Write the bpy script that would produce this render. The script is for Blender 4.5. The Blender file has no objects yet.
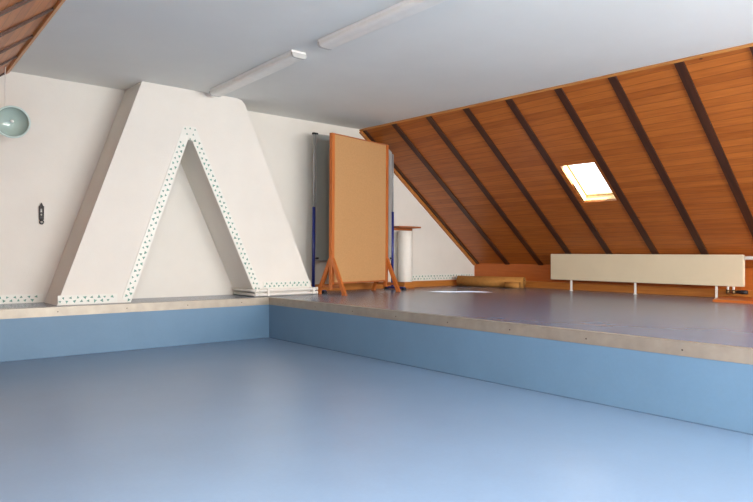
import bpy, bmesh, math, random
from mathutils import Vector, Matrix

random.seed(7)
scene = bpy.context.scene
COL = scene.collection

# ------------------------------------------------------------------ dimensions
ZP = 0.4564          # platform top
ZB = 0.3749          # lower edge of the metal nosing
ZC = 2.7064          # ceiling
YW = 0.6836          # back (gable) wall
YC = 0.1923          # front face of the chimney breast
XK, ZK = 4.2824, 0.8112   # right knee wall
XKL = -4.9
YF = -9.5            # wall behind the camera
def xs_r(y): return 1.865 - 0.030 * y       # where the right slope meets the ceiling
def xs_l(y): return -2.523 + 0.028 * y      # where the left slope meets the ceiling


# ------------------------------------------------------------------ materials
def new_mat(name):
    m = bpy.data.materials.new(name)
    m.use_nodes = True
    nt = m.node_tree
    return m, nt, nt.nodes['Principled BSDF']

def srgb(r, g, b):
    def f(c):
        c /= 255.0
        return c / 12.92 if c <= 0.04045 else ((c + 0.055) / 1.055) ** 2.4
    return (f(r), f(g), f(b), 1.0)

def coords(nt, scale=(1, 1, 1)):
    tc = nt.nodes.new('ShaderNodeTexCoord')
    mp = nt.nodes.new('ShaderNodeMapping')
    mp.inputs['Scale'].default_value = scale
    nt.links.new(tc.outputs['Object'], mp.inputs['Vector'])
    return mp.outputs['Vector']

def noise(nt, vec, scale, detail=3, rough=0.55):
    n = nt.nodes.new('ShaderNodeTexNoise')
    n.inputs['Scale'].default_value = scale
    n.inputs['Detail'].default_value = detail
    n.inputs['Roughness'].default_value = rough
    nt.links.new(vec, n.inputs['Vector'])
    return n.outputs['Fac']

def ramp(nt, fac, stops):
    r = nt.nodes.new('ShaderNodeValToRGB')
    el = r.color_ramp.elements
    el[0].position, el[0].color = stops[0]
    el[1].position, el[1].color = stops[1]
    for p, c in stops[2:]:
        e = el.new(p); e.color = c
    nt.links.new(fac, r.inputs['Fac'])
    return r.outputs['Color']

def bump(nt, bsdf, height, strength, dist):
    b = nt.nodes.new('ShaderNodeBump')
    b.inputs['Strength'].default_value = strength
    b.inputs['Distance'].default_value = dist
    nt.links.new(height, b.inputs['Height'])
    nt.links.new(b.outputs['Normal'], bsdf.inputs['Normal'])

def simple(name, rgb, rough=0.5, metal=0.0, var=0.06, nscale=12.0, spec=0.5, bmp=0.0):
    """one colour with a faint procedural mottling"""
    m, nt, b = new_mat(name)
    c = srgb(*rgb)
    v = coords(nt)
    f = noise(nt, v, nscale)
    lo = tuple(x * (1 - var) for x in c[:3]) + (1,)
    hi = tuple(min(1, x * (1 + var)) for x in c[:3]) + (1,)
    nt.links.new(ramp(nt, f, [(0.3, lo), (0.7, hi)]), b.inputs['Base Color'])
    b.inputs['Roughness'].default_value = rough
    b.inputs['Metallic'].default_value = metal
    b.inputs['Specular IOR Level'].default_value = spec
    if bmp:
        bump(nt, b, noise(nt, v, nscale * 6, 4), bmp, 0.004)
    return m

def plaster(name, rgb, var=0.05, bmp=0.35, fine=70.0):
    m, nt, b = new_mat(name)
    c = srgb(*rgb)
    v = coords(nt)
    f = noise(nt, v, 1.6, 5, 0.6)
    lo = tuple(x * (1 - var) for x in c[:3]) + (1,)
    nt.links.new(ramp(nt, f, [(0.35, lo), (0.65, c)]), b.inputs['Base Color'])
    b.inputs['Roughness'].default_value = 0.85
    b.inputs['Specular IOR Level'].default_value = 0.2
    bump(nt, b, noise(nt, v, fine, 4, 0.65), bmp, 0.006)
    return m

def linoleum(name, rgb, rough):
    m, nt, b = new_mat(name)
    c = srgb(*rgb)
    v = coords(nt)
    f1 = noise(nt, v, 2.2, 6, 0.65)
    f2 = noise(nt, v, 45, 4, 0.7)
    mx = nt.nodes.new('ShaderNodeMath'); mx.operation = 'MULTIPLY_ADD'
    mx.inputs[1].default_value = 0.45
    nt.links.new(f2, mx.inputs[0]); nt.links.new(f1, mx.inputs[2])
    lo = tuple(x * 0.95 for x in c[:3]) + (1,)
    hi = tuple(min(1, x * 1.05) for x in c[:3]) + (1,)
    nt.links.new(ramp(nt, mx.outputs[0], [(0.5, lo), (0.95, hi)]), b.inputs['Base Color'])
    rr = nt.nodes.new('ShaderNodeMapRange')
    rr.inputs['To Min'].default_value = rough * 0.97
    rr.inputs['To Max'].default_value = rough * 1.05
    nt.links.new(f1, rr.inputs['Value']); nt.links.new(rr.outputs[0], b.inputs['Roughness'])
    b.inputs['Specular IOR Level'].default_value = 0.4
    return m

def wood(name, dark, light, plank=0.0, rough=0.35, grain_axis='x', knots=True, spec=0.5):
    """varnished wood; grain along local x (or y), optional tongue-and-groove boards of the given width"""
    m, nt, b = new_mat(name)
    lk = nt.links
    d, l = srgb(*dark), srgb(*light)
    tc = nt.nodes.new('ShaderNodeTexCoord')
    sep = nt.nodes.new('ShaderNodeSeparateXYZ')
    lk.new(tc.outputs['Object'], sep.inputs[0])
    along, across = {'x': ('X', 'Y'), 'y': ('Y', 'X'), 'z': ('Z', 'X')}[grain_axis]
    comb = nt.nodes.new('ShaderNodeCombineXYZ')
    def math_(op, a, bv):
        n = nt.nodes.new('ShaderNodeMath'); n.operation = op
        if isinstance(a, (int, float)): n.inputs[0].default_value = a
        else: lk.new(a, n.inputs[0])
        if bv is not None:
            if isinstance(bv, (int, float)): n.inputs[1].default_value = bv
            else: lk.new(bv, n.inputs[1])
        return n.outputs[0]
    third = ({'X', 'Y', 'Z'} - {along, across}).pop()
    a_s = math_('MULTIPLY', sep.outputs[along], 1.0)
    lk.new(a_s, comb.inputs[0])
    lk.new(math_('MULTIPLY', sep.outputs[across], 14.0), comb.inputs[1])
    lk.new(math_('MULTIPLY', sep.outputs[third], 14.0), comb.inputs[2])
    g = noise(nt, comb.outputs[0], 2.6, 6, 0.62)
    fac = g
    if plank:
        row = math_('DIVIDE', sep.outputs[across], plank)
        fl = math_('FLOOR', row, None)
        wn = nt.nodes.new('ShaderNodeTexWhiteNoise'); wn.noise_dimensions = '1D'
        lk.new(fl, wn.inputs['W'])
        # shift the grain from board to board
        sh = nt.nodes.new('ShaderNodeCombineXYZ')
        lk.new(math_('MULTIPLY', wn.outputs['Value'], 37.0), sh.inputs[0])
        add = nt.nodes.new('ShaderNodeVectorMath'); add.operation = 'ADD'
        lk.new(comb.outputs[0], add.inputs[0]); lk.new(sh.outputs[0], add.inputs[1])
        g = noise(nt, add.outputs[0], 2.6, 6, 0.62)
        fac = math_('ADD', math_('MULTIPLY', g, 0.8), math_('MULTIPLY', wn.outputs['Value'], 0.22))
    base = ramp(nt, fac, [(0.25, d), (0.8, l)])
    out = base
    if knots:
        vo = nt.nodes.new('ShaderNodeTexVoronoi')
        vo.inputs['Scale'].default_value = 2.3
        mp = nt.nodes.new('ShaderNodeMapping'); mp.inputs['Scale'].default_value = (1.0, 1.6, 1.6) if grain_axis == 'x' else (1.6, 1.0, 1.6)
        lk.new(tc.outputs['Object'], mp.inputs[0]); lk.new(mp.outputs[0], vo.inputs['Vector'])
        kf = ramp(nt, vo.outputs['Distance'], [(0.02, (1, 1, 1, 1)), (0.05, (0, 0, 0, 1))])
        mk = nt.nodes.new('ShaderNodeMix'); mk.data_type = 'RGBA'
        lk.new(kf, mk.inputs['Factor']); lk.new(out, mk.inputs['A'])
        mk.inputs['B'].default_value = tuple(x * 0.35 for x in d[:3]) + (1,)
        out = mk.outputs['Result']
    if plank:
        fr = math_('FRACT', row, None)
        edge = math_('MINIMUM', fr, math_('SUBTRACT', 1.0, fr))
        gr = ramp(nt, edge, [(0.0, (0, 0, 0, 1)), (0.05, (1, 1, 1, 1))])
        mg = nt.nodes.new('ShaderNodeMix'); mg.data_type = 'RGBA'
        lk.new(gr, mg.inputs['Factor'])
        mg.inputs['A'].default_value = tuple(x * 0.6 for x in d[:3]) + (1,)
        lk.new(out, mg.inputs['B'])
        out = mg.outputs['Result']
        bump(nt, b, gr, 0.35, 0.004)
    lk.new(out, b.inputs['Base Color'])
    b.inputs['Roughness'].default_value = rough
    b.inputs['Specular IOR Level'].default_value = spec
    return m

M = {}
M['floor'] = linoleum('blue linoleum', (119, 143, 170), 0.33)
M['riser'] = linoleum('blue linoleum riser', (101, 134, 161), 0.42)
M['platform'] = simple('blue linoleum platform', (116, 129, 150), 0.23, var=0.03, nscale=3, spec=0.45)
M['wall'] = plaster('white rendered wall', (232, 228, 219))
M['ceiling'] = plaster('white woodchip ceiling', (234, 235, 230), 0.03, 0.25, 120)
M['slope'] = wood('varnished pine boarding', (150, 78, 26), (198, 116, 48), plank=0.085, rough=0.38)
M['knee'] = wood('varnished pine knee wall', (178, 90, 28), (200, 110, 42), plank=0.0, rough=0.40)
M['batten'] = wood('dark stained batten', (52, 27, 15), (84, 45, 24), rough=0.45, grain_axis='y', knots=False)
M['trimwood'] = wood('light pine trim', (176, 112, 52), (214, 152, 84), rough=0.4, knots=False)
M['basewood'] = wood('pine skirting', (168, 98, 36), (200, 130, 60), rough=0.4, knots=False)
M['postwood'] = wood('orange beech frame', (176, 92, 36), (206, 122, 58), rough=0.4, grain_axis='z', knots=False)
M['shelfwood'] = wood('shelf wood', (150, 82, 40), (184, 110, 60), rough=0.45, knots=False)
M['cork'] = simple('tan pinboard felt', (192, 148, 100), 0.85, var=0.05, nscale=60, spec=0.2, bmp=0.15)
M['aluminium'] = simple('worn aluminium nosing', (166, 157, 143), 0.45, metal=0.5, var=0.10, nscale=9)
M['seal'] = simple('dark joint filler', (78, 104, 130), 0.6)
M['screw'] = simple('screw head', (90, 80, 72), 0.4, metal=0.8)
M['greyboard'] = simple('grey enamel board', (150, 158, 154), 0.32, var=0.03, nscale=3)
M['silver'] = simple('silver metal tube', (176, 177, 176), 0.4, metal=0.3, var=0.04)
M['bluesteel'] = simple('blue painted steel', (38, 50, 128), 0.35)
M['blackplastic'] = simple('black plastic', (32, 32, 36), 0.5)
M['iron'] = simple('black wrought iron', (40, 36, 34), 0.5, metal=0.3, bmp=0.2)
M['lampwhite'] = simple('white lamp housing', (240, 240, 236), 0.4, var=0.02)
M['diffuser'] = simple('ribbed lamp cover', (236, 235, 228), 0.35, var=0.03)
M['capgrey'] = simple('grey lamp end cap', (186, 186, 182), 0.4, var=0.02)
M['radiator'] = simple('cream radiator enamel', (216, 203, 174), 0.35, var=0.02, nscale=4)
M['pipewhite'] = simple('white painted pipe', (230, 226, 218), 0.35, var=0.03)
M['brass'] = simple('valve brass', (120, 100, 70), 0.4, metal=0.7)
M['column'] = simple('white cylinder', (240, 236, 226), 0.6, var=0.02)
M['mat'] = simple('tan rolled mat', (182, 128, 66), 0.8, var=0.10, nscale=20, spec=0.2, bmp=0.15)
M['matdark'] = simple('dark mat edge', (82, 50, 26), 0.8, var=0.10, nscale=20, spec=0.2)
M['tape'] = simple('white tile border', (230, 230, 221), 0.4, var=0.03)
M['teal'] = simple('teal triangle', (104, 150, 134), 0.5, var=0.3, nscale=25)
M['sash'] = simple('cream window lining', (206, 180, 128), 0.5, var=0.03)
M['outer'] = simple('outside shell', (120, 110, 100), 0.9)
M['bulb'] = simple('white bulb', (245, 245, 240), 0.15)

m, nt, b = new_mat('green lamp glass')
b.inputs['Base Color'].default_value = srgb(190, 212, 203)
b.inputs['Roughness'].default_value = 0.12
b.inputs['Transmission Weight'].default_value = 0.25
b.inputs['Coat Weight'].default_value = 0.3
M['lampglass'] = m
m, nt, b = new_mat('pale green glass rim')
b.inputs['Base Color'].default_value = srgb(206, 226, 220)
b.inputs['Roughness'].default_value = 0.15
M['rimglass'] = m
m, nt, b = new_mat('window glass')
nt.nodes.remove(b)
tr = nt.nodes.new('ShaderNodeBsdfTransparent'); gl = nt.nodes.new('ShaderNodeBsdfGlossy')
gl.inputs['Roughness'].default_value = 0.02
mx = nt.nodes.new('ShaderNodeMixShader')
mx.inputs[0].default_value = 0.05; nt.links.new(tr.outputs[0], mx.inputs[1]); nt.links.new(gl.outputs[0], mx.inputs[2])
nt.links.new(mx.outputs[0], nt.nodes['Material Output'].inputs['Surface'])
M['glass'] = m


# ------------------------------------------------------------------ mesh helpers
def bm_box(bm, lo, hi, mi=0, bevel=0.0):
    vs = [bm.verts.new((x, y, z)) for x in (lo[0], hi[0]) for y in (lo[1], hi[1]) for z in (lo[2], hi[2])]
    fs = []
    for q in ((0, 1, 3, 2), (4, 6, 7, 5), (0, 4, 5, 1), (2, 3, 7, 6), (0, 2, 6, 4), (1, 5, 7, 3)):
        f = bm.faces.new([vs[i] for i in q]); f.material_index = mi; fs.append(f)
    if bevel:
        es = list({e for f in fs for e in f.edges})
        r = bmesh.ops.bevel(bm, geom=es, offset=bevel, segments=2, affect='EDGES', profile=0.5)
        for f in r['faces']: f.material_index = mi
    return vs

def bm_prism(bm, pts, vec, mi=0):
    """closed planar outline pts pushed along vec"""
    vec = Vector(vec)
    a = [bm.verts.new(p) for p in pts]
    c = [bm.verts.new(Vector(p) + vec) for p in pts]
    n = len(pts)
    fs = [bm.faces.new(a), bm.faces.new(list(reversed(c)))]
    for i in range(n):
        fs.append(bm.faces.new((a[i], c[i], c[(i + 1) % n], a[(i + 1) % n])))
    for f in fs: f.material_index = mi
    return fs

def frame_of(d):
    d = Vector(d).normalized()
    h = Vector((0, 0, 1)) if abs(d.z) < 0.9 else Vector((1, 0, 0))
    u = d.cross(h).normalized(); v = u.cross(d).normalized()
    return d, u, v

def bm_tube(bm, pts, r, n=12, mi=0, smooth=True):
    pts = [Vector(p) for p in pts]
    rings = []
    for i, p in enumerate(pts):
        d = (pts[min(i + 1, len(pts) - 1)] - pts[max(i - 1, 0)])
        d, u, v = frame_of(d)
        rad = r[i] if isinstance(r, (list, tuple)) else r
        rings.append([bm.verts.new(p + (u * math.cos(2 * math.pi * k / n) + v * math.sin(2 * math.pi * k / n)) * rad) for k in range(n)])
    for a, c in zip(rings, rings[1:]):
        for k in range(n):
            f = bm.faces.new((a[k], a[(k + 1) % n], c[(k + 1) % n], c[k])); f.smooth = smooth; f.material_index = mi
    for ring in (rings[0], rings[-1]):
        f = bm.faces.new(ring); f.material_index = mi

def bm_bar(bm, a, b, w, h, up=(0, 0, 1), mi=0):
    """rectangular bar from a to b: w across, h along the up-ish direction"""
    a, b = Vector(a), Vector(b)
    d = (b - a).normalized(); up = Vector(up)
    s = d.cross(up).normalized(); t = s.cross(d).normalized()
    pts = [a + s * w / 2 * i + t * h / 2 * j for i, j in ((-1, -1), (1, -1), (1, 1), (-1, 1))]
    return bm_prism(bm, pts, b - a, mi)

def bm_lathe(bm, prof, axis_o, axis_d, n=32, mi=0):
    d, u, v = frame_of(axis_d); o = Vector(axis_o)
    rings = []
    for r, t in prof:
        if r < 1e-6:
            rings.append([bm.verts.new(o + d * t)])
        else:
            rings.append([bm.verts.new(o + d * t + (u * math.cos(2 * math.pi * k / n) + v * math.sin(2 * math.pi * k / n)) * r) for k in range(n)])
    for a, c in zip(rings, rings[1:]):
        for k in range(n):
            q = [a[k % len(a)], a[(k + 1) % n % len(a)], c[(k + 1) % n % len(c)], c[k % len(c)]]
            q = list(dict.fromkeys(q))
            if len(q) > 2:
                f = bm.faces.new(q); f.smooth = True; f.material_index = mi

def obj(name, bm, mats, parent=None, origin=None, bevel=0.0):
    """link the bmesh as ONE mesh object. With origin the mesh is given in world space and re-based on it."""
    me = bpy.data.meshes.new(name)
    bmesh.ops.recalc_face_normals(bm, faces=bm.faces[:])
    if origin is not None:
        bmesh.ops.translate(bm, verts=bm.verts[:], vec=-Vector(origin))
    bm.to_mesh(me); bm.free()
    for mm in (mats if isinstance(mats, (list, tuple)) else [mats]):
        me.materials.append(mm)
    o = bpy.data.objects.new(name, me)
    COL.objects.link(o)
    if parent is not None: o.parent = parent
    elif origin is not None: o.location = origin
    if bevel:
        md = o.modifiers.new('soft edges', 'BEVEL'); md.width = bevel; md.segments = 2; md.limit_method = 'ANGLE'
    return o

def tag(o, label, cat, group=None, kind=None):
    o['label'] = label; o['category'] = cat
    if group: o['group'] = group
    if kind: o['kind'] = kind
    return o

def thing(name, loc, label, cat, group=None, rz=0.0):
    o = bpy.data.objects.new(name, None); COL.objects.link(o)
    o.location = loc; o.rotation_euler = (0, 0, rz); o.empty_display_size = 0.1
    return tag(o, label, cat, group)

def struct(name, bm, mats, label, cat, origin=None, parent=None):
    o = obj(name, bm, mats, parent, origin)
    if parent is None: tag(o, label, cat, kind='structure')
    return o

NB = bmesh.new


# ------------------------------------------------------------------ room shell
bm = NB(); bm_box(bm, (XKL - .2, YF - .2, -0.12), (0.0, 0.0, 0.0))
struct('floor', bm, M['floor'], 'sunken blue linoleum floor in front of the raised platform', 'floor')

bm = NB()
outline = [(0.004, YF - .2), (XK + .12, YF - .2), (XK + .12, YW + .1), (XKL - .2, YW + .1), (XKL - .2, 0.004), (0.004, 0.004)]
bm_prism(bm, [(x, y, -0.12) for x, y in outline], (0, 0, ZP + 0.12))
plat = struct('floor_platform', bm, M['platform'], 'raised grey-blue linoleum platform along the back and right of the room', 'platform')
bm = NB(); bm_box(bm, (XKL - .2, 0.0, 0.0), (0.0, 0.0035, ZB + .01))
struct('riser', bm, M['riser'], '', '', parent=plat)
bm = NB(); bm_box(bm, (0.0, YF - .2, 0.0), (0.0035, 0.0, ZB + .01))
struct('riser', bm, M['riser'], '', '', parent=plat)

bm = NB(); bm_box(bm, (-0.004, YF - .2, 0.0), (0.0, 0.0, 0.006)); bm_box(bm, (XKL - .2, -0.004, 0.0), (-0.004, 0.0, 0.006))
struct('joint_strip', bm, M['seal'], '', '', parent=plat)

# metal nosings with screw heads
bm = NB()
bm_prism(bm, [(0, -0.004, ZB), (0, -0.004, ZP + .002), (0, 0.045, ZP + .002), (0, 0.045, ZP - .002), (0, 0.002, ZP - .002), (0, 0.002, ZB)], (XKL + .02, 0, 0))
bmesh.ops.translate(bm, verts=bm.verts[:], vec=(-0.005, 0, 0))
for k in range(7):
    bm_tube(bm, [(-0.35 - .62 * k, -0.0055, ZB + .04), (-0.35 - .62 * k, -0.003, ZB + .04)], 0.0055, 10, 1)
struct('trim_1', bm, [M['aluminium'], M['screw']], 'grey metal edge strip on the step below the chimney breast', 'edge strip')
bm = NB()
bm_prism(bm, [(-0.004, 0, ZB), (-0.004, 0, ZP + .002), (0.045, 0, ZP + .002), (0.045, 0, ZP - .002), (0.002, 0, ZP - .002), (0.002, 0, ZB)], (0, YF + .1, 0))
for k in range(14):
    bm_tube(bm, [(-0.0055, -0.30 - .62 * k, ZB + .035), (-0.003, -0.30 - .62 * k, ZB + .035)], 0.0055, 10, 1)
struct('trim_2', bm, [M['aluminium'], M['screw']], 'long metal edge strip on the platform edge running towards the right', 'edge strip')

bm = NB(); bm_box(bm, (XKL - .2, YW, -0.1), (XK + .2, YW + .16, ZC + .15))
struct('wall_back', bm, M['wall'], 'white rendered gable wall behind chimney breast and pinboard', 'wall')
bm = NB(); bm_box(bm, (xs_l(0) - .35, YF - .2, ZC), (xs_r(YF) + .12, YW + .16, ZC + .14))
struct('ceiling', bm, M['ceiling'], 'flat pale grey-white ceiling between the two wooden slopes', 'ceiling')

# wall behind the camera with a wide window opening
WX0, WX1, WZ0, WZ1 = -1.8, 2.6, 0.7, 2.45
bm = NB()
bm_box(bm, (XKL - .2, YF - .2, -0.1), (WX0, YF, ZC + .15)); bm_box(bm, (WX1, YF - .2, -0.1), (XK + .2, YF, ZC + .15))
bm_box(bm, (WX0, YF - .2, -0.1), (WX1, YF, WZ0)); bm_box(bm, (WX0, YF - .2, WZ1), (WX1, YF, ZC + .15))
struct('wall_front', bm, M['wall'], 'white gable wall behind the viewer with a wide window', 'wall')
bm = NB()
for x in (WX0 + .03, -0.33, 1.13, WX1 - .03):
    bm_box(bm, (x - .03, YF - .12, WZ0), (x + .03, YF - .06, WZ1))
bm_box(bm, (WX0, YF - .12, WZ0), (WX1, YF - .06, WZ0 + .06)); bm_box(bm, (WX0, YF - .12, WZ1 - .06), (WX1, YF - .06, WZ1))
w2 = struct('window_2', bm, M['sash'], 'wide three-part window in the gable wall behind the viewer', 'window')
bm = NB(); bm_box(bm, (WX0, YF - .095, WZ0), (WX1, YF - .09, WZ1)); obj('pane', bm, M['glass'], w2)


# ------------------------------------------------------------------ wooden slopes
class Slope:
    """local x runs along the room (world Y), local y down the slope, local z into the room"""
    def __init__(self, side):
        self.side = side
        self.kx = XK if side > 0 else XKL
        self.kz = ZK
        self.xs = xs_r if side > 0 else xs_l
        o = Vector((self.xs(0), 0, ZC))
        d = (Vector((self.kx, 0, self.kz)) - o); self.len = d.length
        dy = d.normalized(); dx = Vector((0, 1, 0))
        dz = dx.cross(dy)
        if dz.x * side > 0: dx = -dx; dz = dx.cross(dy)
        self.flip = 1 if dx.y > 0 else -1
        self.mat = Matrix((dx, dy, dz)).transposed().to_4x4(); self.mat.translation = o
        self.inv = self.mat.inverted(); self.n = dz
    def pt(self, y, s, lift=0.0):
        """world point at world-Y y, distance s down the slope, lifted into the room"""
        t = s / self.len
        x = self.xs(y) * (1 - t) + self.kx * t; z = ZC * (1 - t) + self.kz * t
        return Vector((x, y, z)) + self.n * lift
    def obj(self, name, bm, mats, parent=None):
        bmesh.ops.transform(bm, matrix=self.inv, verts=bm.verts[:])
        o = obj(name, bm, mats)
        o.matrix_world = self.mat
        return o
    def block(self, bm, y0, y1, s0, s1, l0, l1, mi=0):
        c = [self.pt(y, s, l) for l in (l0, l1) for y, s in ((y0, s0), (y1, s0), (y1, s1), (y0, s1))]
        v = [bm.verts.new(p) for p in c]
        for q in ((0, 1, 2, 3), (4, 7, 6, 5), (0, 4, 5, 1), (1, 5, 6, 2), (2, 6, 7, 3), (3, 7, 4, 0)):
            f = bm.faces.new([v[i] for i in q]); f.material_index = mi
    def panel(self, holes, name, label):
        ys = sorted({YF - .2, YW + .1} | {h[i] for h in holes for i in (0, 1)})
        ss = sorted({-0.0, self.len} | {h[i] for h in holes for i in (2, 3)})
        bm = NB()
        for a, b_ in zip(ys, ys[1:]):
            for c, d in zip(ss, ss[1:]):
                if any(a >= h[0] - 1e-6 and b_ <= h[1] + 1e-6 and c >= h[2] - 1e-6 and d <= h[3] + 1e-6 for h in holes): continue
                self.block(bm, a, b_, c, d, -0.03, 0.0)
        bmesh.ops.remove_doubles(bm, verts=bm.verts[:], dist=1e-4)
        o = self.obj(name, bm, M['slope'])
        return tag(o, label, 'sloping ceiling', kind='structure')

SR, SL = Slope(1), Slope(-1)
SKY = (-2.385, -1.945, 1.135, 1.785)
right_holes = [SKY, (-7.5, -6.6, 0.9, 2.0), (-8.9, -8.0, 0.9, 2.0)]
left_holes = [(-6.2, -5.3, 0.9, 2.0), (-7.9, -7.0, 0.9, 2.0)]
SR.panel(right_holes, 'ceiling_right', 'orange pine boarded roof slope on the right with a small skylight')
SL.panel(left_holes, 'ceiling_left', 'brown pine boarded roof slope at the top left corner')

win_no = [2]
def skylight(S, h, depth, label, first=False):
    y0, y1, s0, s1 = h
    n = 1 if first else win_no[0] + 1
    if not first: win_no[0] = n
    t = 0.02
    bm = NB()
    S.block(bm, y0 - t, y0, s0 - t, s1 + t, -depth, -0.002)
    S.block(bm, y1, y1 + t, s0 - t, s1 + t, -depth, -0.002)
    S.block(bm, y0, y1, s0 - t, s0, -depth, -0.002)
    S.block(bm, y0, y1, s1, s1 + t, -depth, -0.002)
    w = S.obj('window_%d' % n, bm, M['sash'])
    tag(w, label, 'skylight', kind='structure')
    bm = NB(); f = 0.015 if first else 0.03
    S.block(bm, y0 - t, y0 + f, s0 - t, s1 + t, -depth - .03, -depth)
    S.block(bm, y1 - f, y1 + t, s0 - t, s1 + t, -depth - .03, -depth)
    S.block(bm, y0 + f, y1 - f, s0 - t, s0 + f, -depth - .03, -depth)
    S.block(bm, y0 + f, y1 - f, s1 - f, s1 + t, -depth - .03, -depth)
    o = S.obj('window_frame', bm, M['sash']); o.parent = w; o.matrix_world = S.mat; o.matrix_parent_inverse = S.inv; o.matrix_basis = S.mat
    bm = NB(); S.block(bm, y0 + f, y1 - f, s0 + f, s1 - f, -depth - .018, -depth - .014)
    o = S.obj('pane', bm, M['glass']); o.parent = w; o.matrix_parent_inverse = S.inv; o.matrix_basis = S.mat
skylight(SR, SKY, 0.11, 'small bright skylight with cream lining in the orange wooden slope', True)
skylight(SR, right_holes[1], 0.15, 'larger skylight in the right slope behind the viewer')
skylight(SR, right_holes[2], 0.15, 'larger skylight in the right slope near the front gable')
skylight(SL, left_holes[0], 0.15, 'larger skylight in the left slope beside the viewer')
skylight(SL, left_holes[1], 0.15, 'larger skylight in the left slope near the front gable')

# dark battens running down the slopes
trim_no = [2]
def trim_name():
    trim_no[0] += 1
    return 'trim_%d' % trim_no[0]

ORD = ['first', 'second', 'third', 'fourth', 'fifth', 'sixth', 'seventh', 'eighth', 'ninth', 'tenth']
YB = [0.605, 0.0, -0.625, -1.235, -1.85, -2.475, -3.07, -3.705, -4.32]
for i, y in enumerate(YB):
    w = 0.055 if i == 0 else 0.082
    bm = NB(); SR.block(bm, y - w / 2, y + w / 2, 0.02, SR.len - 0.0, -0.001, 0.016)
    o = SR.obj(trim_name(), bm, M['batten'])
    extra = {0: ', close beside the white gable wall', 4: ', on the left of the skylight', 5: ', on the right of the skylight'}.get(i, '')
    tag(o, ORD[i] + ' dark batten from the gable wall on the right slope' + extra, 'batten', 'dark battens on the right slope', 'structure')
for i, y in enumerate([0.66, -0.02, -0.70, -1.42, -2.1, -2.8]):
    w = 0.04
    bm = NB(); SL.block(bm, y - w / 2, y + w / 2, 0.03, SL.len, -0.001, 0.014)
    o = SL.obj(trim_name(), bm, M['batten'])
    tag(o, ORD[i] + ' dark batten from the gable wall on the left slope', 'batten', 'dark battens on the left slope', 'structure')
# light trims: along the ceiling edge and along the gable
bm = NB(); SR.block(bm, YF, YW, 0.0, 0.022, -0.001, 0.018)
tag(SR.obj(trim_name(), bm, M['trimwood']), 'thin light wooden strip where ceiling meets the right slope', 'trim', kind='structure')
bm = NB(); SL.block(bm, YF, YW, 0.0, 0.05, -0.001, 0.02)
tag(SL.obj(trim_name(), bm, M['trimwood']), 'pale wooden strip where ceiling meets the left slope', 'trim', kind='structure')
bm = NB(); SR.block(bm, YW - .048, YW - .001, 0.02, SR.len, -0.001, 0.045)
tag(SR.obj(trim_name(), bm, M['basewood']), 'sloping orange board along the top of the white gable wall', 'trim', kind='structure')

# knee walls
def local_obj(name, bm, mats, loc, rot):
    """mesh given in world space, object frame = rot at loc (for the grain direction)"""
    mtx = Matrix.Translation(loc) @ rot.to_4x4()
    bmesh.ops.transform(bm, matrix=mtx.inverted(), verts=bm.verts[:])
    o = obj(name, bm, mats); o.matrix_world = mtx
    return o
RY = Matrix(((0, 1, 0), (0, 0, 1), (1, 0, 0))).transposed()   # local x = world Y, local y = world Z
RYm = Matrix(((0, 1, 0), (0, 0, 1), (1, 0, 0))).transposed()
bm = NB(); bm_box(bm, (XK, YF - .2, ZP - .1), (XK + .1, YW + .1, ZK + .02))
tag(local_obj('wall_right', bm, M['knee'], (XK, 0, ZP), RY), 'low reddish wooden knee wall behind the radiator', 'wall', kind='structure')
bm = NB(); bm_box(bm, (XKL - .1, YF - .2, -.1), (XKL, YW + .1, ZK + .02))
tag(local_obj('wall_left', bm, M['knee'], (XKL, 0, 0), RY), 'low wooden knee wall on the left side', 'wall', kind='structure')
# skirtings
bm = NB(); bm_box(bm, (XK - .05, YF, ZP), (XK, YW - .03, ZP + .10), bevel=.006)
tag(local_obj('baseboard_right', bm, M['basewood'], (XK, 0, ZP), RY), 'honey coloured wooden skirting below the radiator', 'skirting', kind='structure')
bm = NB(); bm_box(bm, (0.78, YW - .04, ZP), (XK - .055, YW, ZP + .092), bevel=.006)
struct('baseboard_back', bm, M['basewood'], 'orange wooden skirting on the gable wall behind the pinboard', 'skirting', origin=(2.2, YW, ZP))

# ------------------------------------------------------------------ chimney breast with its pointed niche
out = [(-2.172, ZP), (-1.388, ZC), (-0.32, ZC), (-0.262, ZC - .012), (-0.222, ZC - .05), (-0.196, ZC - .10), (0.731, 0.50), (0.735, ZP)]
A_IN = [(-0.062, ZP), (-0.848, 2.165), (-0.872, 2.182), (-0.896, 2.165), (-1.486, ZP)]
bm = NB()
poly = out + A_IN            # out runs clockwise over the top, A_IN comes back through the niche
bm_prism(bm, [(x, YC, z) for x, z in poly], (0, YW + .01 - YC, 0))
bmesh.ops.triangulate(bm, faces=[f for f in bm.faces if len(f.verts) > 4], ngon_method='EAR_CLIP')
struct('wall_chimney', bm, M['wall'], 'white tapering chimney breast with a tall pointed niche', 'chimney breast', origin=(-.72, YC, ZP))

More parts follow.
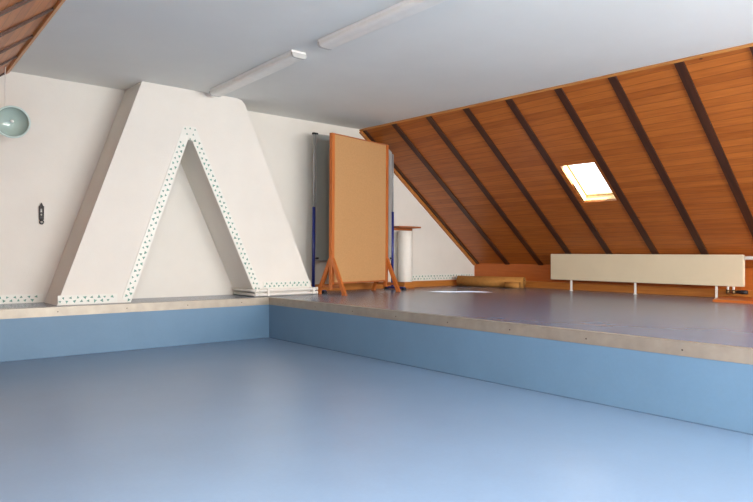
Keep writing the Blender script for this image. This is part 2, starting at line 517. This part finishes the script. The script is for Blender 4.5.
# ------------------------------------------------------------------ tile border with teal triangles
def border(name, label, path, width, y, side, cap=None):
    """band of the given width along a 2-D path (x, z) on the plane y; side = +1 puts the band left of the direction"""
    P = [Vector((p[0], p[1])) for p in path]
    N = len(P)
    def nrm(a, b):
        d = (b - a).normalized(); return Vector((-d.y, d.x)) * side
    off = []
    for i in range(N):
        ns = []
        if i > 0: ns.append(nrm(P[i - 1], P[i]))
        if i < N - 1: ns.append(nrm(P[i], P[i + 1]))
        m_ = sum(ns, Vector((0, 0))).normalized()
        off.append(P[i] + m_ * (width / max(0.35, m_.dot(ns[0]))))
    bm = NB()
    for i in range(N - 1):
        q = [P[i], P[i + 1], off[i + 1], off[i]]
        bm_prism(bm, [(p.x, y, p.y) for p in q], (0, -0.006, 0), 0)
    # two staggered rows of small triangles
    for i in range(N - 1):
        d = (P[i + 1] - P[i]); L = d.length
        if L < .08: continue
        d.normalize(); n = nrm(P[i], P[i + 1])
        step = 0.063; k = int(L / step)
        for j in range(k):
            for row, fr in ((0, .30), (1, .70)):
                c = P[i] + d * (step * (j + .3 + .5 * row) + random.uniform(-.006, .006)) + n * width * fr
                if (c - P[i]).dot(d) > L - .03: continue
                r = 0.0165 * random.uniform(.8, 1.15); a0 = random.uniform(0, 6.28)
                tri = [c + Vector((math.cos(a0 + 2.094 * q), math.sin(a0 + 2.094 * q))) * r * (1.25 if q == 0 else .95) for q in range(3)]
                bm_prism(bm, [(p.x, y - .006, p.y) for p in tri], (0, -0.0015, 0), 1)
    if cap:
        bm_prism(bm, [(x, y, z) for x, z in cap], (0, -0.006, 0), 0)
        zc = max(c_[1] for c_ in cap); xm = sum(c_[0] for c_ in cap) / len(cap)
        for dx, dz in ((-.055, .03), (0, .022), (.055, .03), (-.035, .085), (.035, .085), (0, .135)):
            bm_prism(bm, [(xm + dx + .013 * math.cos(a_), y - .006, zc - dz + .013 * math.sin(a_)) for a_ in (1.57, 3.67, 5.76)], (0, -0.0015, 0), 1)
    c = P[0]
    return struct(name, bm, [M['tape'], M['teal']], label, 'tile border', origin=(c.x, y, c.y))
border(trim_name(), 'white border with teal triangles low on the wall left of the chimney breast', [(XKL + .02, ZP + .002), (-2.18, ZP + .002)], .085, YW, 1)
border(trim_name(), 'short teal-dotted border at the foot of the chimney breast left of the niche', [(-2.165, ZP + .008), (-1.62, ZP + .008)], .085, YC, 1)
border(trim_name(), 'teal-dotted border around the pointed niche of the chimney breast', [(-1.486, ZP + .004), (-0.896, 2.165), (-0.848, 2.165), (-0.062, ZP + .012)], .095, YC, 1, [(-.960, 2.259), (-.785, 2.259), (-.806, 2.312), (-.939, 2.312)])
border(trim_name(), 'teal-dotted border above the white pipes at the chimney breast foot', [(0.03, ZP + .094), (0.690, ZP + .094)], .075, YC, 1)
border(trim_name(), 'speckled white border above the wooden skirting of the gable wall', [(2.78, ZP + .094), (4.26, ZP + .094)], .095, YW, 1)

# ------------------------------------------------------------------ white pipes along the chimney foot
t = thing('heating_pipe', (0.35, YC - .03, ZP), 'pair of white heating pipes clipped along the chimney breast foot', 'pipes')
o0 = (0.35, YC - .03, ZP)
py = YC - .045
for z, xa, xb in ((ZP + .070, -0.110, 0.755), (ZP + .022, -0.090, 0.755)):
    bm = NB()
    bm_tube(bm, [(xa - .012, YW - .04, z), (xa - .012, py + .04, z), (xa - .006, py + .014, z), (xa + .016, py, z), (xb - .01, py, z), (xb + .002, py + .006, z), (xb + .008, py + .03, z), (xb + .008, YW - .06, z)], 0.0165, 12)
    obj('pipe', bm, M['pipewhite'], t, o0)
for x in (0.065, 0.70):
    bm = NB(); bm_box(bm, (x - .016, YC - .072, ZP + .006), (x + .016, YC - .001, ZP + .090), bevel=.004)
    obj('pipe_clip', bm, M['pipewhite'], t, o0)
for z in (ZP + .070, ZP + .022):
    bm = NB(); bm_tube(bm, [(-0.105, py, z), (-0.065, py, z)], 0.0205, 14); obj('elbow', bm, M['pipewhite'], t, o0)
    bm = NB(); bm_tube(bm, [(0.735, py, z), (0.765, py, z)], 0.0205, 14); obj('elbow', bm, M['pipewhite'], t, o0)

# ------------------------------------------------------------------ fluorescent ceiling lamps
def tube_lamp(a, b_, label):
    a, b_ = Vector(a), Vector(b_)
    mid = (a + b_) / 2; d = (b_ - a); L = d.length; ang = math.atan2(d.y, d.x) - math.pi / 2
    t = thing('ceiling_lamp', (mid.x, mid.y, ZC), label, 'ceiling lamp', 'long fluorescent ceiling lamps', ang)
    t['kind'] = 'thing'
    w = .072
    bm = NB(); bm_box(bm, (-w, -L / 2 + .012, -.022), (w, L / 2 - .012, -.001), bevel=.003); obj('housing', bm, M['lampwhite'], t)
    prof = [(-w + .003, -.022), (-w + .005, -.044), (-w + .016, -.058), (-w + .034, -.063), (w - .034, -.063), (w - .016, -.058), (w - .005, -.044), (w - .003, -.022)]
    bm = NB(); bm_prism(bm, [(x, -L / 2 + .022, z) for x, z in prof], (0, L - .044, 0))
    for f in bm.faces: f.smooth = len(f.verts) == 4 and False
    obj('diffuser', bm, M['diffuser'], t)
    for s in (-1, 1):
        prof2 = [(x * 1.03, z * 1.03) for x, z in prof]
        bm = NB(); bm_prism(bm, [(x, s * (L / 2 - .022) , z) for x, z in prof2], (0, s * .022, 0)); obj('end_cap', bm, M['capgrey'], t)
    return t
tube_lamp((-0.655, 0.04, 0), (-0.712, -1.69, 0), 'fluorescent ceiling lamp ending just before the chimney breast')
tube_lamp((-0.690, -2.03, 0), (-0.706, -3.76, 0), 'fluorescent ceiling lamp cut off by the top of the picture')

# ------------------------------------------------------------------ green glass lamp hanging from the left slope
PY_ = 0.2
pc = Vector((-2.550, PY_, 2.132))
axis = Vector((-0.13, -0.93, -0.30)).normalized()      # opening looks this way
t = thing('pendant_lamp', pc, 'round green glass lamp hanging by a cord at the left wall', 'pendant lamp')
R_ = .136
bm = NB()
prof = [(0.012, -.085)] + [(R_ * math.sin(a), -.085 * math.cos(a)) for a in [math.pi / 2 * k / 10 for k in range(2, 11)]]
prof += [((R_ - .006) * math.sin(a), -.079 * math.cos(a)) for a in [math.pi / 2 * k / 10 for k in range(10, 0, -1)]] + [(0, -.079)]
bm_lathe(bm, prof, pc, axis, 40); obj('lamp_shade', bm, M['lampglass'], t, pc)
bm = NB()
rim = [(R_ + .002 + .009 * math.cos(a), .009 * math.sin(a)) for a in [2 * math.pi * k / 12 for k in range(13)]]
bm_lathe(bm, rim, pc, axis, 40); obj('rim', bm, M['rimglass'], t, pc)
bm = NB(); bm_lathe(bm, [(0, -.032)] + [(.016 * math.sin(math.pi * k / 8), -.048 - .016 * math.cos(math.pi * (1 - k / 8))) for k in range(1, 8)] + [(0.009, -.078)], pc, axis, 16)
obj('bulb', bm, M['bulb'], t, pc)
back = pc - axis * .088
bm = NB(); bm_lathe(bm, [(0, -.03), (.02, -.03), (.024, 0), (.024, .008), (0, .008)], back, axis, 16); obj('lamp_holder', bm, M['pipewhite'], t, pc)
hook = SL.pt(back.y, 0.10, -0.002)
bm = NB(); bm_tube(bm, [back - axis * .02, back - axis * .035 + Vector((-.02, 0, .02)), Vector((hook.x, back.y, back.z + .09)), hook], .005, 8); obj('cord', bm, M['pipewhite'], t, pc)

# ------------------------------------------------------------------ small wrought iron ornament on the left wall
cx, cz = -2.203, 1.343
t = thing('wall_ornament', (cx, YW, cz), 'small black wrought iron ornament on the white wall left of the chimney breast', 'wall ornament')
o0 = (cx, YW, cz); yi = YW - .012
bm = NB()
bars = [((-.020, .07), (-.020, -.06)), ((.020, .07), (.020, -.06))]
for (xa, za), (xb, zb) in bars:
    bm_box(bm, (cx + xa - .008, yi - .008, cz + zb), (cx + xa + .008, YW - .001, cz + za))
bm_box(bm, (cx - .028, yi - .009, cz + .048), (cx + .028, YW - .001, cz + .074))
bm_box(bm, (cx - .026, yi - .009, cz - .004), (cx + .026, YW - .001, cz + .010))
bm_box(bm, (cx - .026, yi - .009, cz - .066), (cx + .026, YW - .001, cz - .022))
bmesh.ops.scale(bm, vec=(.76, 1, 1), space=Matrix.Translation((-cx, 0, 0)), verts=bm.verts[:]); obj('plate', bm, M['iron'], t, o0)
bm = NB(); bm_prism(bm, [(cx - .018, yi - .008, cz + .072), (cx + .018, yi - .008, cz + .072), (cx + .009, yi - .008, cz + .092), (cx, yi - .008, cz + .106), (cx - .009, yi - .008, cz + .092)], (0, .012, 0))
bmesh.ops.scale(bm, vec=(.8, 1, 1), space=Matrix.Translation((-cx, 0, 0)), verts=bm.verts[:]); obj('finial', bm, M['iron'], t, o0)
bm = NB(); bm_tube(bm, [(cx + .02 * math.sin(a), yi - .01, cz - .086 + .018 * math.cos(a)) for a in [2 * math.pi * k / 14 for k in range(15)]], .007, 8); bmesh.ops.scale(bm, vec=(.85, 1, 1), space=Matrix.Translation((-cx, 0, 0)), verts=bm.verts[:]); obj('ring', bm, M['iron'], t, o0)

# ------------------------------------------------------------------ pinboard on A-shaped wooden legs
ang = math.radians(10.7)
PB = Vector((0.890, -0.013, ZP))
t = thing('pinboard_stand', PB, 'tall tan pinboard in an orange wooden frame on A-shaped legs', 'pinboard', rz=ang)
ZT, Z0, XL_, XR_ = 1.975, .150, -0.045, 1.038
bm = NB(); bm_box(bm, (XL_ + .03, -.012, Z0), (XR_ - .02, .012, ZT - .012)); obj('panel', bm, M['cork'], t)
for x0, x1 in ((XL_ - .012, XL_ + .036), (XR_ - .026, XR_ + .018)):
    bm = NB(); bm_box(bm, (x0, -.024, .060), (x1, .024, ZT), bevel=.003); obj('post', bm, M['postwood'], t)
bm = NB(); bm_box(bm, (XL_ + .036, -.020, ZT - .014), (XR_ - .026, .020, ZT - .001)); o = obj('top_rail', bm, M['shelfwood'], t)
bm = NB(); bm_box(bm, (XL_ + .036, -.015, Z0 - .022), (XR_ - .026, .015, Z0)); obj('bottom_rail', bm, M['shelfwood'], t)
for x in (XL_ + .012, XR_ - .004):
    for s in (-1, 1):
        bm = NB(); bm_bar(bm, (x, s * .012, .44), (x, s * .215, .012), .036, .046, up=(0, s, .4)); bm_box(bm, (x - .02, s * .215 - .03, 0.0), (x + .02, s * .215 + .03, .014)); obj('leg', bm, M['postwood'], t)
    bm = NB(); bm_box(bm, (x - .012, -.16, .085), (x + .012, .16, .115)); obj('brace', bm, M['shelfwood'], t)

# ------------------------------------------------------------------ grey board on a blue steel stand, behind the pinboard
YG = .47
GL, GR = 0.927, 2.283
t = thing('mobile_board', ((GL + GR) / 2, YG, ZP), 'grey writing board on a blue steel stand behind the pinboard', 'writing board')
o0 = ((GL + GR) / 2, YG, ZP)
bm = NB(); bm_box(bm, (GL + .03, YG - .012, ZP + .42), (GR - .085, YG + .012, ZP + 2.035), bevel=.003); obj('board', bm, M['greyboard'], t, o0)
bm = NB()
bm_box(bm, (GL + .018, YG - .016, ZP + .41), (GL + .030, YG + .016, ZP + 2.045)); bm_box(bm, (GR - .085, YG - .016, ZP + .41), (GR - .033, YG + .016, ZP + 2.045))
bm_box(bm, (GL + .03, YG - .016, ZP + 2.035), (GR - .033, YG + .016, ZP + 2.047)); bm_box(bm, (GL + .03, YG - .016, ZP + .408), (GR - .033, YG + .016, ZP + .42))
obj('board_frame', bm, M['silver'], t, o0)
for x, s in ((GL, -1), (GR, 1)):
    bm = NB(); bm_tube(bm, [(x, YG, ZP + 1.09), (x, YG, ZP + 2.05)], .013, 12); obj('upper_post', bm, M['silver'], t, o0)
    bm = NB(); bm_tube(bm, [(x, YG, ZP + .04), (x, YG, ZP + 1.10)], .020, 14); obj('lower_post', bm, M['bluesteel'], t, o0)
    bm = NB(); bm_box(bm, (x - .022, YG - .019, ZP + 2.035), (x + .05 * -s if s < 0 else x + .022, YG + .019, ZP + 2.058)); obj('corner_cap', bm, M['blackplastic'], t, o0)
    bm = NB(); bm_tube(bm, [(x, YG, ZP + .44), (x - s * .065, YG - .016, ZP + .44)], .012, 10); obj('clamp_knob', bm, M['blackplastic'], t, o0)
    bm = NB(); bm_box(bm, (x - .02, YG - .26, ZP + .008), (x + .02, YG + .15, ZP + .042), bevel=.004); f = obj('foot', bm, M['bluesteel'], t, o0)
    for yy in (YG - .25, YG + .12):
        bm = NB(); bm_box(bm, (x - .024, yy - .02, ZP), (x + .024, yy + .025, ZP + .03), bevel=.004); obj('foot_cap', bm, M['blackplastic'], t, o0)

# ------------------------------------------------------------------ wooden wall shelf with a white cylinder below
t = thing('wall_shelf', (2.66, YW, ZP + .90), 'short wooden shelf on the gable wall right of the pinboard', 'shelf')
o0 = (2.66, YW, ZP + .90)
bm = NB(); bm_box(bm, (2.42, YW - .20, ZP + .884), (2.86, YW - .001, ZP + .906), bevel=.003); obj('shelf_board', bm, M['shelfwood'], t, o0)
bm = NB(); bm_box(bm, (2.44, YW - .03, ZP + .850), (2.84, YW - .001, ZP + .884)); obj('wall_batten', bm, M['shelfwood'], t, o0)
cc = Vector((2.588, YW - .150, ZP))
t = thing('white_cylinder', (cc.x, cc.y, ZP + .095), 'tall white cylinder standing below the short wooden wall shelf', 'cylinder')
bm = NB(); bm_lathe(bm, [(0, .095), (.100, .095), (.106, .101), (.106, .83), (.100, .836), (0, .836)], cc, (0, 0, 1), 40); obj('body', bm, M['column'], t, (cc.x, cc.y, ZP + .095))
bm = NB(); bm_box(bm, (cc.x - .100, cc.y - .100, ZP), (cc.x + .100, YW - .043, ZP + .094), bevel=.004); obj('plinth', bm, M['basewood'], t, (cc.x, cc.y, ZP + .095))

# ------------------------------------------------------------------ radiator
XR0 = 4.00
RY0, RY1, RZ0, RZ1 = -3.51, -0.985, 0.607, 0.968
t = thing('radiator', (XR0 + .06, (RY0 + RY1) / 2, ZP), 'long low cream panel radiator on three thin feet by the knee wall', 'radiator')
o0 = (XR0 + .06, (RY0 + RY1) / 2, ZP)
bm = NB(); bm_box(bm, (XR0, RY0, RZ0), (XR0 + .018, RY1, RZ1), bevel=.005); obj('front_panel', bm, M['radiator'], t, o0)
bm = NB(); bm_box(bm, (XR0 + .048, RY0, RZ0), (XR0 + .060, RY1, RZ1 - .004), bevel=.005); obj('rear_panel', bm, M['radiator'], t, o0)
bm = NB(); bm_box(bm, (XR0 + .018, RY0 + .006, RZ1 - .012), (XR0 + .048, RY1 - .006, RZ1 - .006)); obj('top_grille', bm, M['radiator'], t, o0)
for y0, y1 in ((RY0 + .004, RY0 + .012), (RY1 - .012, RY1 - .004)):
    bm = NB(); bm_box(bm, (XR0 + .018, y0, RZ0 + .02), (XR0 + .048, y1, RZ1 - .012)); obj('side_panel', bm, M['radiator'], t, o0)
for y in (-1.30, -2.23, -3.215):
    bm = NB(); bm_box(bm, (XR0 + .022, y - .010, ZP), (XR0 + .044, y + .010, RZ0 + .05)); bm_box(bm, (XR0 + .012, y - .016, ZP), (XR0 + .054, y + .016, ZP + .006)); obj('foot', bm, M['pipewhite'], t, o0)
for y in (-3.34, -3.40):
    bm = NB(); bm_tube(bm, [(XR0 + .032, y, RZ0 + .01), (XR0 + .032, y, RZ0 - .045)], .013, 10); v = obj('valve', bm, M['pipewhite'], t, o0)
    bm = NB(); bm_tube(bm, [(XR0 + .032, y, RZ0 - .040), (XR0 + .032, y, RZ0 - .085)], [.020, .022], 12); bm_tube(bm, [(XR0 + .032, y, RZ0 - .062), (XR0 + .13, y, RZ0 - .062), (XR0 + .24, y, RZ0 - .062)], .012, 10)
    obj('valve_body', bm, M['brass'], v, o0)
bm = NB(); bm_tube(bm, [(XR0 + .032, -3.43, RZ0 - .062), (XR0 + .032, -3.50, RZ0 - .062), (XR0 + .032, -3.545, RZ0 - .062)], [.016, .024, .022], 14); obj('thermostat_knob', bm, M['blackplastic'], t, o0)
bm = NB(); bm_tube(bm, [(XR0 + .035, RY0 + .01, .930), (XR0 + .035, RY0 - .06, .930), (XR0 + .035, -5.2, .932)], .021, 12); obj('supply_pipe', bm, M['pipewhite'], t, o0)

# wooden board lying on the platform below the radiator's right end
t = NB()
bm_prism(t, [(3.47, -3.40, ZP + .001), (3.46, -4.6, ZP + .001), (4.20, -4.6, ZP + .001), (4.20, -3.28, ZP + .001), (3.98, -3.29, ZP + .001)], (0, 0, .028))
o = local_obj('wooden_board', t, M['knee'], (3.8, -3.9, ZP), Matrix(((0, 1, 0), (1, 0, 0), (0, 0, -1))).transposed())
tag(o, 'flat orange board lying on the platform below the right end of the radiator', 'board')

# ------------------------------------------------------------------ rolled mat by the knee wall
fa, na = Vector((3.735, 0.535, 0)), Vector((4.09, -0.47, 0))
dm = (na - fa); Lm = dm.length; dm.normalize()
side = Vector((-dm.y, dm.x, 0))      # towards the wall side
if side.x < 0: side = -side
t = thing('rolled_mat', (fa.x, fa.y, ZP), 'tan rolled-up mat lying at the corner of knee wall and gable wall', 'rolled mat')
o0 = (fa.x, fa.y, ZP)
def spiral(r0, r1, turns, th):
    n = int(turns * 28)
    inn, ou = [], []
    for k in range(n + 1):
        a = -math.pi / 2 - 2 * math.pi * turns * (1 - k / n)
        r = r0 + (r1 - r0) * k / n
        ou.append((r * math.cos(a), r * math.sin(a))); inn.append(((r - th) * math.cos(a), (r - th) * math.sin(a)))
    return inn, ou
def roll(bm, a, L, R, turns, th, c0, squash=1.0):
    inn, ou = spiral(R * .25, R, turns, th)
    def W(p, l): return a + dm * l + side * (p[0] + c0) + Vector((0, 0, (p[1] + R) * squash + ZP + .001))
    for i in range(len(inn) - 1):
        q = [inn[i], inn[i + 1], ou[i + 1], ou[i]]
        va = [bm.verts.new(W(p, 0)) for p in q]; vb = [bm.verts.new(W(p, L)) for p in q]
        for f_, mi in ((va, 1), (vb[::-1], 1)):
            f = bm.faces.new(f_); f.material_index = mi
        for k in (0, 2):
            f = bm.faces.new((va[k], va[k + 1], vb[k + 1], vb[k])); f.smooth = True
bm = NB(); roll(bm, fa, Lm, .086, 3.2, .010, 0.0); obj('roll', bm, [M['mat'], M['matdark']], t, o0)
bm = NB(); roll(bm, fa + dm * (Lm - .25), .225, .050, 2.1, .007, -.145); obj('loose_end', bm, [M['mat'], M['matdark']], t, o0)

# ------------------------------------------------------------------ light: sky, one sun, added fill lamps at the unseen openings
w = bpy.data.worlds.new('sky'); scene.world = w
w.use_nodes = True
bg = w.node_tree.nodes['Background']
bg.inputs['Color'].default_value = (0.98, 0.98, 1.0, 1.0)
bg.inputs['Strength'].default_value = 2.2

sun = bpy.data.lights.new('sun', 'SUN'); sun.energy = 24.0; sun.angle = math.radians(0.6); sun.color = (1.0, 0.95, 0.86)
so = bpy.data.objects.new('sun', sun); COL.objects.link(so)
so.rotation_euler = Vector((-0.285, 0.93, -0.80)).to_track_quat('-Z', 'Y').to_euler()

def area_light(name, centre, look, up, sx, sy, power=0):  # with power it is an added fill lamp, otherwise it only guides sky sampling
    l = bpy.data.lights.new(name, 'AREA'); l.shape = 'RECTANGLE'; l.size = sx; l.size_y = sy
    if power:
        l.energy = power; l.color = (1.0, 0.985, 0.96)
    else:
        l.cycles.is_portal = True
    o = bpy.data.objects.new(name, l); COL.objects.link(o)
    z = -Vector(look).normalized(); x = Vector(up).cross(z).normalized(); y = z.cross(x)
    m_ = Matrix((x, y, z)).transposed().to_4x4(); m_.translation = centre
    o.matrix_world = m_
area_light('window_fill', Vector(((WX0 + WX1) / 2, YF - .03, (WZ0 + WZ1) / 2)), (0, 1, 0), (0, 0, 1), WX1 - WX0 - .05, WZ1 - WZ0 - .05, 240)  # added area lamp brightening the room from the unseen window
for S, hs in ((SR, right_holes), (SL, left_holes)):
    for h in hs:
        small = h is SKY
        c = S.pt((h[0] + h[1]) / 2, (h[2] + h[3]) / 2, -0.20 if small else -0.01)
        area_light('added_skylight_area', c, S.n, (0, 1, 0), h[3] - h[2], h[1] - h[0], 0 if small else (85 if S is SL else 50))  # added fill lamps at the unseen skylights; the small visible one emits nothing

# ------------------------------------------------------------------ camera
cam = bpy.data.cameras.new('camera'); co = bpy.data.objects.new('camera', cam); COL.objects.link(co)
cam.sensor_width = 36.0; cam.sensor_fit = 'HORIZONTAL'
cam.lens = 636.23 * 36.0 / 753.0
yaw, pitch, roll_ = 0.7000, 0.0045, 0.0049
f = Vector((math.sin(yaw) * math.cos(pitch), math.cos(yaw) * math.cos(pitch), math.sin(pitch)))
r = Vector((math.cos(yaw), -math.sin(yaw), 0)); u = r.cross(f)
c_, s_ = math.cos(roll_), math.sin(roll_)
r2, u2 = r * c_ + u * s_, u * c_ - r * s_
mw = Matrix((r2, u2, -f)).transposed().to_4x4(); mw.translation = (-3.7285, -6.3141, 0.9568)
co.matrix_world = mw
cam.clip_start = 0.05
scene.camera = co

scene.view_settings.view_transform = 'Standard'
scene.view_settings.look = 'None'
scene.view_settings.exposure = 0.68
scene.view_settings.gamma = 1.0
scene.view_settings.use_curve_mapping = False
